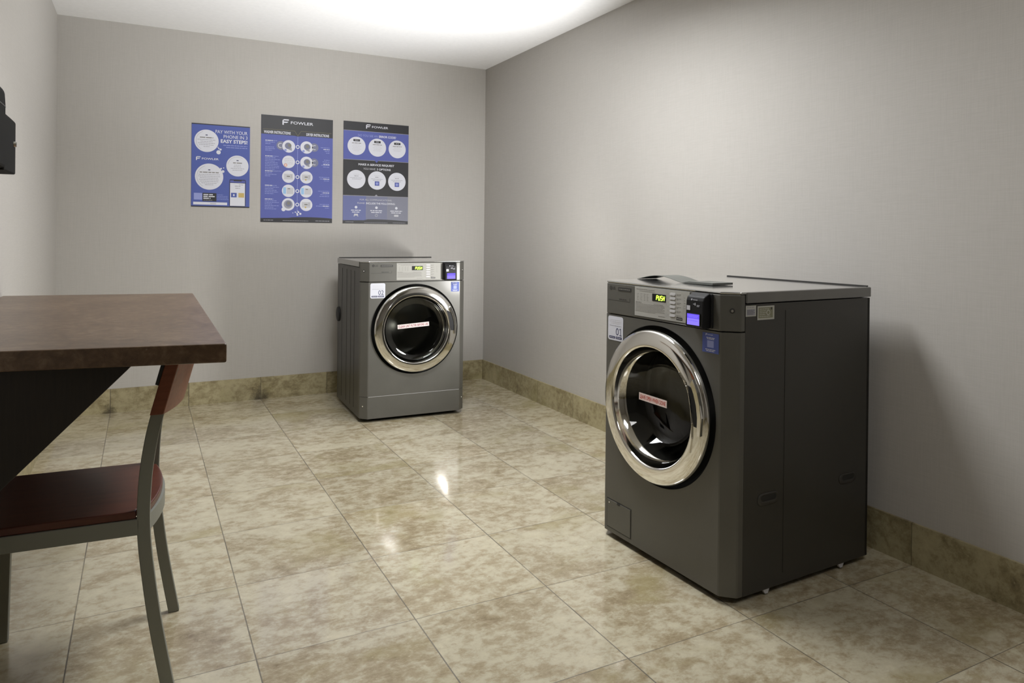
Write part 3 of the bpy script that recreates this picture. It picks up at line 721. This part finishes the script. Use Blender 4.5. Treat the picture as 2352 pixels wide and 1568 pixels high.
def draw2(A, M, w, h):
    A.rect(0, 0.868, 1, 1, M_blk, 1); A.rect(0, 0.822, 1, 0.868, M_blk, 1)
    A.poly([(0.452, 0.822), (0.548, 0.822), (0.50, 0.8165)], M_blk, 1)
    f_logo(M, 0.285*w, 0.918*h, 0.054*h, M_wink, 2, wl=0.315*w)
    M.line((0.02*w, 0.868*h), (0.455*w, 0.868*h), 0.0016, M_gold, 2); M.line((0.455*w, 0.868*h), (0.50*w, 0.822*h), 0.0016, M_gold, 2)
    M.line((0.50*w, 0.822*h), (0.545*w, 0.868*h), 0.0016, M_gold, 2); M.line((0.545*w, 0.868*h), (0.98*w, 0.868*h), 0.0016, M_gold, 2)
    A.text('WASHER INSTRUCTIONS', 0.035, 0.829, 0.400, 0.855, M_wink, 2, bold=0.025); A.text('DRYER INSTRUCTIONS', 0.620, 0.829, 0.945, 0.855, M_wink, 2, bold=0.025)
    A.rect(0.497, 0.09, 0.503, 0.822, M_blue3, 1)
    rows = [0.718, 0.572, 0.432, 0.298, 0.170]
    for i, v in enumerate(rows):
        M.circ(0.5*w, v*h, 0.027*w, M_wink, 2, 24); M.circ(0.5*w, v*h, 0.015*w, M_bluep, 3, 16)
        for s in (-1, 1):
            if i < 2 and not (i == 1 and s == -1): M.circ((0.5 + s*0.232)*w, (v+0.004)*h, 0.062*w, M_slate, 1, 28); M.arc((0.5 + s*0.238)*w, (v+0.004)*h, 0.03*w, 0.006, 60, 300, M_paleg, 2)
            c = (0.5 + s*0.125)*w; M.circ(c, v*h, 0.089*w, M_wink, 2, 40)
            if i < 2 and not (i == 1 and s == -1):
                M.circ(c + s*0.004, v*h + 0.004, 0.046*w, M_slate, 3, 24); M.circ(c + 0.006, v*h + 0.008, 0.024*w, M_inkg, 4, 18)
                M.poly([(c - 0.004, v*h - 0.022), (c + 0.022, v*h - 0.03), (c + 0.02, v*h - 0.006)], M_gry, 4); M.circ(c - 0.022, v*h - 0.028, 0.018*w, M_blue3, 5, 16)
            elif i == 1:
                M.bars(c, v*h + 0.022, [0.05, 0.06, 0.056, 0.06], 0.004, 0.012, M_paleg, 3); M.circ(c - 0.020, v*h - 0.024, 0.022*w, M_orange, 4, 18); M.circ(c - 0.020, v*h - 0.024, 0.014*w, M_pink, 5, 18)
            elif i == 2 or (i == 4 and s == 1):
                M.rect(c - 0.03, v*h - 0.02, c + 0.03, v*h + 0.02, M_paleg, 3); M.rect(c - 0.012, v*h - 0.002, c + 0.010, v*h + 0.006, M_inkg, 4); M.bars(c + 0.02, v*h + 0.012, [0.012]*3, 0.003, 0.008, M_gry, 4)
                if s == 1: M.circ(c - 0.004, v*h - 0.018, 0.006, M_yel, 4, 12)
            elif i == 3:
                M.rect(c - 0.036, v*h - 0.022, c - 0.016, v*h + 0.024, M_sky, 3); M.rect(c - 0.012, v*h - 0.022, c + 0.034, v*h + 0.022, M_paleg, 3); M.rect(c - 0.004, v*h + 0.012, c + 0.012, v*h + 0.018, M_inkg, 4)
            else:
                M.circ(c, v*h, 0.062*w, M_gry, 3, 24); M.circ(c + 0.002, v*h + 0.004, 0.042*w, M_slate, 4, 24); M.circ(c + 0.002, v*h + 0.008, 0.024*w, M_inkg, 5, 18); M.circ(c - 0.032, v*h - 0.036, 0.014, M_wink, 3, 18)
        L = [[.16, .13, .07, 0, .12, .13, .09], [.18, .14, .20, .13, .17, .17, .19, .19, .13, .22], [.16, .10, .16, .07], [.16, .19, .12, .16, .18, .12], [.12, .16, .19, .10, .19, .12, .16]][i]
        R = [[.13, .09, .07, .05], [.08, .10, .09, .12, .09], [.15, .14, .08], [.16, .11, .13, .14], [.14, .19, .06]][i]
        M.bars(0.055*w, v*h + 0.034, [x*w for x in L], 0.0036, 0.0115, M_blue3, 1, 'l'); M.bars(0.955*w, v*h + (0.006 if i != 1 else 0.026), [x*w for x in R], 0.0036, 0.0125, M_blue3, 1, 'r')
        M.bars(0.055*w, v*h + 0.034, [0.10*w], 0.0048, 0.01, M_wink, 2, 'l'); M.bars(0.955*w, v*h - 0.006, [0.09*w], 0.0048, 0.01, M_wink, 2, 'r')
    for u, v, r in ((.475, .098, .009), (.50, .085, .012), (.52, .098, .011), (.545, .083, .015), (.51, .108, .007), (.44, .09, .006), (.505, .072, .013)): M.circ(u*w, v*h, r*w, M_wink, 2, 14)
    pts = [(0, 0), (1, 0), (1, 0.042)] + [(1 - k/16, 0.040 + 0.012*math.sin(PI*k/16*1.2 + 0.3)*(1 if k < 10 else 0.4)) for k in range(1, 16)] + [(0, 0.036)]
    for k in range(16):
        a, c = pts[2+k], pts[3+k]; A.poly([(c[0], 0), (a[0], 0), a, c], M_blk, 2)
    M.bars(0.04*w, 0.018*h, [0.13*w], 0.004, 0.01, M_gry, 3, 'l'); M.bars(0.48*w, 0.016*h, [0.36*w], 0.003, 0.01, M_gry, 3); M.bars(0.96*w, 0.018*h, [0.2*w], 0.004, 0.01, M_gry, 3, 'r')
def draw3(A, M, w, h):
    A.rect(0, 0.912, 1, 1, M_blk, 1); A.rect(0, 0.628, 1, 0.909, M_blue2, 1); A.rect(0, 0.275, 1, 0.625, M_blk, 1)
    A.rect(0, 0.909, 1, 0.913, M_gry, 2); A.rect(0, 0.625, 1, 0.629, M_gry, 2); A.rect(0, 0.271, 1, 0.276, M_gry, 2)
    A.poly([(0.47, 0.629), (0.53, 0.629), (0.5, 0.606)], M_blue2, 3); A.poly([(0.47, 0.272), (0.53, 0.272), (0.5, 0.292)], M_gry, 3)
    A.rect(0, 0, 0.345, 0.271, M_slateb, 1); A.rect(0.345, 0, 0.672, 0.271, M_slate, 1); A.rect(0.672, 0, 1, 0.271, M_slate2, 1)
    f_logo(M, 0.335*w, 0.940*h, 0.042*h, M_wink, 2, wl=0.25*w)
    A.text('DO YOU SEE AN', 0.215, 0.858, 0.515, 0.880, M_blue3, 2); A.text('ERROR CODE?', 0.535, 0.858, 0.80, 0.880, M_wink, 2, bold=0.02)
    for i, u in enumerate((0.195, 0.51, 0.82)):
        v = 0.762 - 0.004*i
        M.circ(u*w, v*h, 0.135*w, M_wink, 2, 48); M.rect((u-0.05)*w, (v+0.045)*h, (u+0.05)*w, (v+0.066)*h, M_blk, 3)
        M.bars(u*w, (v+0.056)*h, [0.05*w], 0.004, 0.01, M_paleg, 4)
        M.bars(u*w, (v+0.028)*h, [0.14*w], 0.0045, 0.01, M_inkg, 3); M.bars(u*w, (v+0.012)*h, [0.10*w, 0.14*w, 0.11*w, 0.13*w, 0.09*w][:5-i], 0.0028, 0.011, M_paleg, 3)
        v = 0.435 - 0.004*i
        M.circ(u*w, v*h, 0.138*w, M_wink, 2, 48); M.bars(u*w, (v+0.048)*h, [0.09*w], 0.003, 0.01, M_paleg, 3); M.bars(u*w, (v+0.032)*h, [0.06*w], 0.005, 0.01, M_gry, 3)
        M.bars(u*w, (v+0.014)*h, [0.18*w, 0.13*w], 0.003, 0.010, M_gry, 3)
        if i: M.rect((u-0.035)*w, (v-0.052)*h, (u+0.035)*w, (v-0.008)*h, M_blue2, 3); M.circ(u*w, (v-0.03)*h, 0.010, M_blue3, 4, 12)
    A.text('MAKE A SERVICE REQUEST', 0.225, 0.570, 0.775, 0.594, M_wink, 2, bold=0.025)
    A.text('YOU HAVE', 0.30, 0.532, 0.485, 0.552, M_paleg, 2); A.text('3 OPTIONS', 0.505, 0.532, 0.72, 0.552, M_wink, 2, bold=0.02)
    A.text('FOR ALL COMMUNICATIONS,', 0.25, 0.226, 0.745, 0.244, M_paleg, 2); A.text('PLEASE', 0.215, 0.194, 0.325, 0.210, M_paleg, 2); A.text('INCLUDE THE FOLLOWING:', 0.345, 0.192, 0.795, 0.211, M_wink, 2, bold=0.02)
    for i, u in enumerate((0.195, 0.505, 0.815)):
        M.circ(u*w, (0.160)*h, 0.020*w, M_wink, 2, 18); M.bars(u*w, 0.130*h, [0.15*w, 0.12*w] if i == 0 else [0.19*w, 0.16*w], 0.0058, 0.0135, M_wink, 2)
    M.rect(0.165*w, 0.078*h, 0.225*w, 0.096*h, M_paleg, 2); M.rect(0.16*w, 0.070*h, 0.175*w, 0.078*h, M_paleg, 2); M.rect(0.215*w, 0.070*h, 0.23*w, 0.078*h, M_paleg, 2)
    M.arc(0.505*w, 0.084*h, 0.010, 0.002, 0, 360, M_paleg, 2); M.line((0.505*w, 0.084*h), (0.505*w, 0.094*h), 0.0014, M_paleg, 2)
    M.rrect(0.78*w, 0.074*h, 0.85*w, 0.094*h, 0.003, M_paleg, 2)
    for u in (0.345, 0.672): A.rect(u, 0.07, u+0.002, 0.19, M_gry, 2)
    pts = [(k/16, 0.030 + 0.014*math.sin(PI*k/16)*(0.3 if k < 6 else 1) ) for k in range(17)]
    for k in range(16): A.poly([(pts[k][0], 0), (pts[k+1][0], 0), pts[k+1], pts[k]], M_blk, 2)
    M.bars(0.04*w, 0.014*h, [0.12*w], 0.003, 0.01, M_gry, 3, 'l'); M.bars(0.5*w, 0.010*h, [0.36*w], 0.0025, 0.01, M_gry, 3); M.bars(0.96*w, 0.012*h, [0.2*w], 0.0025, 0.01, M_gry, 3, 'r')
poster('poster', 'smallest blue poster, leftmost on the back wall, with white circles and a drawn phone', 0.289, 0.6575, 1.3355, 1.897, draw1, M_bluep)
poster('poster', 'middle of the three wall posters, blue with washer and dryer instructions', 0.7315, 1.2285, 1.240, 1.992, draw2, M_blue2)
poster('poster', 'black, blue and grey service request poster on the back wall, rightmost of three', 1.307, 1.8075, 1.240, 1.996, draw3, M_blk)

# ------------------------------------------------------------------ folding counter on the left wall
root = tag(empty('folding_counter', (XL, 2.6, 0)), 'brown laminate folding counter fixed to the left wall on dark triangular brackets', 'counter')
inv = Vector((-XL, -2.6, 0))
def off(p): return (p[0] - XL, p[1] - 2.6)
b = MB(); b.prism([off(p) for p in ((XL+0.001, 1.872), (0.174, 1.764), (0.189, 3.252), (XL+0.001, 3.366))], 0.870, 0.914, M_top)
b.build('countertop', root, bevel=0.004)
for yy in (1.855, 3.16):
    b = MB(); prof = [(XL+0.001, 0.869), (-0.012, 0.869), (-0.028, 0.852), (XL+0.03, 0.430), (XL+0.001, 0.430)]
    b.prism_axis([(x - XL, z) for x, z in prof], yy - 2.6, yy + 0.026 - 2.6, M_espresso, 'y'); b.build('bracket', root, bevel=0.0015)
b = MB(); b.box((0.001, 1.90-2.6, 0.80), (0.022, 3.15-2.6, 0.869), M_espresso); b.build('wall_cleat', root)

# ------------------------------------------------------------------ chair
ch = tag(empty('cafe_chair', (0.0142, 2.245, 0.0), math.radians(-4.0)), 'grey metal cafe chair with dark red wooden seat and back, tucked under the counter', 'chair')
HY = 0.203
post = [(0.068, 0.0), (0.050, 0.10), (0.0335, 0.20), (0.0205, 0.30), (0.0120, 0.38), (0.0090, 0.45), (0.0110, 0.52), (0.0160, 0.58), (0.0265, 0.65), (0.0400, 0.71), (0.0560, 0.77), (0.0720, 0.825)]
def smooth_path(p, n=4):
    out = []
    for i in range(len(p)-1):
        p0, p1, p2, p3 = p[max(i-1,0)], p[i], p[i+1], p[min(i+2, len(p)-1)]
        for k in range(n):
            t = k/n
            out.append(tuple(0.5*((2*p1[j]) + (-p0[j]+p2[j])*t + (2*p0[j]-5*p1[j]+4*p2[j]-p3[j])*t*t + (-p0[j]+3*p1[j]-3*p2[j]+p3[j])*t**3) for j in (0,1)))
    out.append(p[-1]); return out
for s in (-1, 1):
    b = MB(); b.sweep(smooth_path(post), 0.030, 0.020, M_alu, s*HY); b.build('rear_leg', ch, bevel=0.002)
    b = MB(); b.sweep([(-0.372, 0.0), (-0.362, 0.446)], 0.030, 0.020, M_alu, s*HY); b.build('front_leg', ch, bevel=0.002)
    b = MB(); b.box((-0.35, s*HY-0.010, 0.405), (0.0, s*HY+0.010, 0.446), M_alu); b.build('side_rail', ch, bevel=0.002)
b = MB(); b.box((-0.372, -HY+0.01, 0.405), (-0.352, HY-0.01, 0.446), M_alu)
b.build('front_rail', ch, bevel=0.002)
def bow(yy, amp): return amp * (1 - (yy/HY)**2)
b = MB(); n = 24; vs = []
for i in range(n+1):
    yy = -HY + 2*HY*i/n; x = 0.012 + bow(yy, 0.032)
    vs += [(x-0.004, yy, 0.405), (x+0.004, yy, 0.405), (x+0.004, yy, 0.446), (x-0.004, yy, 0.446)]
fs = []
for i in range(n):
    for k in range(4): fs.append((4*i+k, 4*i+(k+1)%4, 4*i+4+(k+1)%4, 4*i+4+k))
b.add(vs, fs, M_alu, False); b.build('rear_rail', ch)
# seat with a bowed rear edge
b = MB(); pts = [(-0.352, -HY-0.008), (-0.352, HY+0.008)]
pts = [(-0.370, -HY-0.008)] + [(-0.008, -HY-0.008)] + [(-0.008, -HY+0.012)] + [(0.012 + bow(-HY + 0.02 + (2*HY-0.04)*k/20, 0.030), -HY + 0.02 + (2*HY-0.04)*k/20) for k in range(21)] + [(-0.008, HY-0.012), (-0.008, HY+0.008), (-0.370, HY+0.008), (-0.384, HY-0.01), (-0.384, -HY+0.01)]
b.prism(pts, 0.4465, 0.466, M_seat); b.build('seat', ch, bevel=0.003)
# back slat, bowed and leaning with the posts
b = MB(); n = 24; vs = []
zs = [(0.705, 0.0385), (0.77, 0.0555), (0.845, 0.0760)]
for i in range(n+1):
    yy = -(HY+0.014) + 2*(HY+0.014)*i/n; bw = 0.044*(1-(yy/(HY+0.014))**2)
    cut = 0.0
    for (z, x) in zs:
        vs.append((x + bw - 0.017 - 0.001, yy, z)); 
    for (z, x) in reversed(zs):
        vs.append((x + bw + 0.014, yy, z))
k6 = 6; fs = [tuple(range(6)), tuple(n*6 + k for k in range(5, -1, -1))]
for i in range(n):
    for k in range(6): fs.append((6*i+k, 6*i+(k+1)%6, 6*i+6+(k+1)%6, 6*i+6+k))
b.add(vs, fs, M_slat); b.build('back_slat', ch, bevel=0.002)
for s in (-1, 1):
    b = MB(); b.prism_axis([(0.033, 0.782), (0.046, 0.776), (0.058, 0.828), (0.046, 0.832)], s*HY-0.012, s*HY+0.012, M_rubber, 'y'); b.build('bumper', ch)['label'] = 'black rubber bumper'

# ------------------------------------------------------------------ black box on the left wall
wb = tag(empty('wall_terminal', (XL, 2.5, 1.34)), 'black wall-mounted box with a small silver lock on the left wall', 'wall box')
X0 = XL
b = MB(); b.prism_axis([(0.0, 0.006), (0.112, 0.0065), (0.112, 0.172), (0.095, 0.190), (0.0, 0.190)], 0.09, 0.302, M_matte, 'y'); b.build('coin_box', wb, bevel=0.004)
b = MB(); b.prism_axis([(0.0, 0.012), (0.1145, 0.012), (0.1145, 0.20), (0.112, 0.238), (0.100, 0.252), (0.0, 0.256)], -0.14, 0.094, M_matte, 'y'); b.build('housing', wb, bevel=0.008)
b = MB(); b.box((0.1140, -0.10, 0.190), (0.1155, 0.085, 0.194), M_dark); b.build('cover_seam', wb)
b = MB(); n = 16
b.add([(0.1125, 0.262 + 0.009*math.cos(2*PI*k/n), 0.100 + 0.009*math.sin(2*PI*k/n)) for k in range(n)] + [(0.120, 0.262 + 0.008*math.cos(2*PI*k/n), 0.100 + 0.008*math.sin(2*PI*k/n)) for k in range(n)],
      [tuple(range(n, 2*n))] + [(i, (i+1)%n, n+(i+1)%n, n+i) for i in range(n)], M_screw)
b.build('lock', wb)['label'] = 'silver cylinder lock'

# ------------------------------------------------------------------ light
def look(o, d): o.rotation_euler = Vector(d).to_track_quat('-Z', 'Y').to_euler()
# flash heads standing behind the washer: one turned up at the ceiling, one low towards the dryer and the counter
def spot(name, loc, d, e, size, blend, rad, col=(1, 1, 1)):
    l = bpy.data.lights.new(name, 'SPOT'); l.energy = e; l.spot_size = math.radians(size); l.spot_blend = blend; l.shadow_soft_size = rad; l.color = col
    o = bpy.data.objects.new(name, l); COL.objects.link(o); o.location = loc; look(o, d); return o
spot('low_flash', (2.24, 3.10, 0.80), (-0.66, 0.68, 0.40), 44, 128, 0.5, 0.12, (1.0, 0.99, 0.97))
def area(name, loc, d, e, sx, sy, col=(1, 1, 1), spread=180):
    l = bpy.data.lights.new(name, 'AREA'); l.shape = 'RECTANGLE'; l.size = sx; l.size_y = sy; l.energy = e; l.color = col; l.spread = math.radians(spread)
    o = bpy.data.objects.new(name, l); COL.objects.link(o); o.location = loc; look(o, d); return o
spot('bounce_flash', (2.0, 2.70, 0.84), (-0.50, 0.60, 1), 190, 82, 1.0, 0.05, (0.98, 0.99, 1.0))
area('ceiling_fill', (1.20, 2.80, H - 0.02), (0.0, 0.10, -1), 44, 0.8, 1.0, (0.98, 0.99, 1.0), 165)  # added fill lamp under the ceiling, out of view; no real fixture

area('front_fill', (1.15, 0.1, H - 0.02), (0.85, 0.3, -1), 13, 0.8, 0.8, (1.0, 0.98, 0.96), 160)  # added fill near the camera to lift the right wall and floor

w = bpy.data.worlds.new('World'); scn.world = w; w.use_nodes = True
w.node_tree.nodes['Background'].inputs[0].default_value = (0.5, 0.5, 0.5, 1); w.node_tree.nodes['Background'].inputs[1].default_value = 0.2

# ------------------------------------------------------------------ camera
f, cx, cy, pitch, roll, yaw, h = 1643.9737, 1196.0372, 544.559, -0.0038, 0.0105, 0.4867, 1.171
fw = Vector((math.sin(yaw)*math.cos(pitch), math.cos(yaw)*math.cos(pitch), math.sin(pitch)))
r = Vector((math.cos(yaw), -math.sin(yaw), 0)); u = r.cross(fw)
r2 = r*math.cos(roll) + u*math.sin(roll); u2 = -r*math.sin(roll) + u*math.cos(roll)
cam = bpy.data.cameras.new('camera'); co = bpy.data.objects.new('camera', cam); COL.objects.link(co)
mw = Matrix.Identity(4)
for i in range(3): mw[i][0], mw[i][1], mw[i][2] = r2[i], u2[i], -fw[i]
mw[2][3] = h; co.matrix_world = mw
cam.sensor_width = 36; cam.sensor_fit = 'HORIZONTAL'; cam.lens = f/2352*36; cam.shift_x = (1176-cx)/2352; cam.shift_y = (cy-784)/2352
cam.clip_start = 0.05
scn.camera = co
scn.view_settings.view_transform = 'Standard'; scn.view_settings.look = 'None'; scn.view_settings.gamma = 1; scn.view_settings.exposure = 0.72
scn.cycles.caustics_reflective = False; scn.cycles.caustics_refractive = False; scn.cycles.max_bounces = 10; scn.cycles.diffuse_bounces = 6
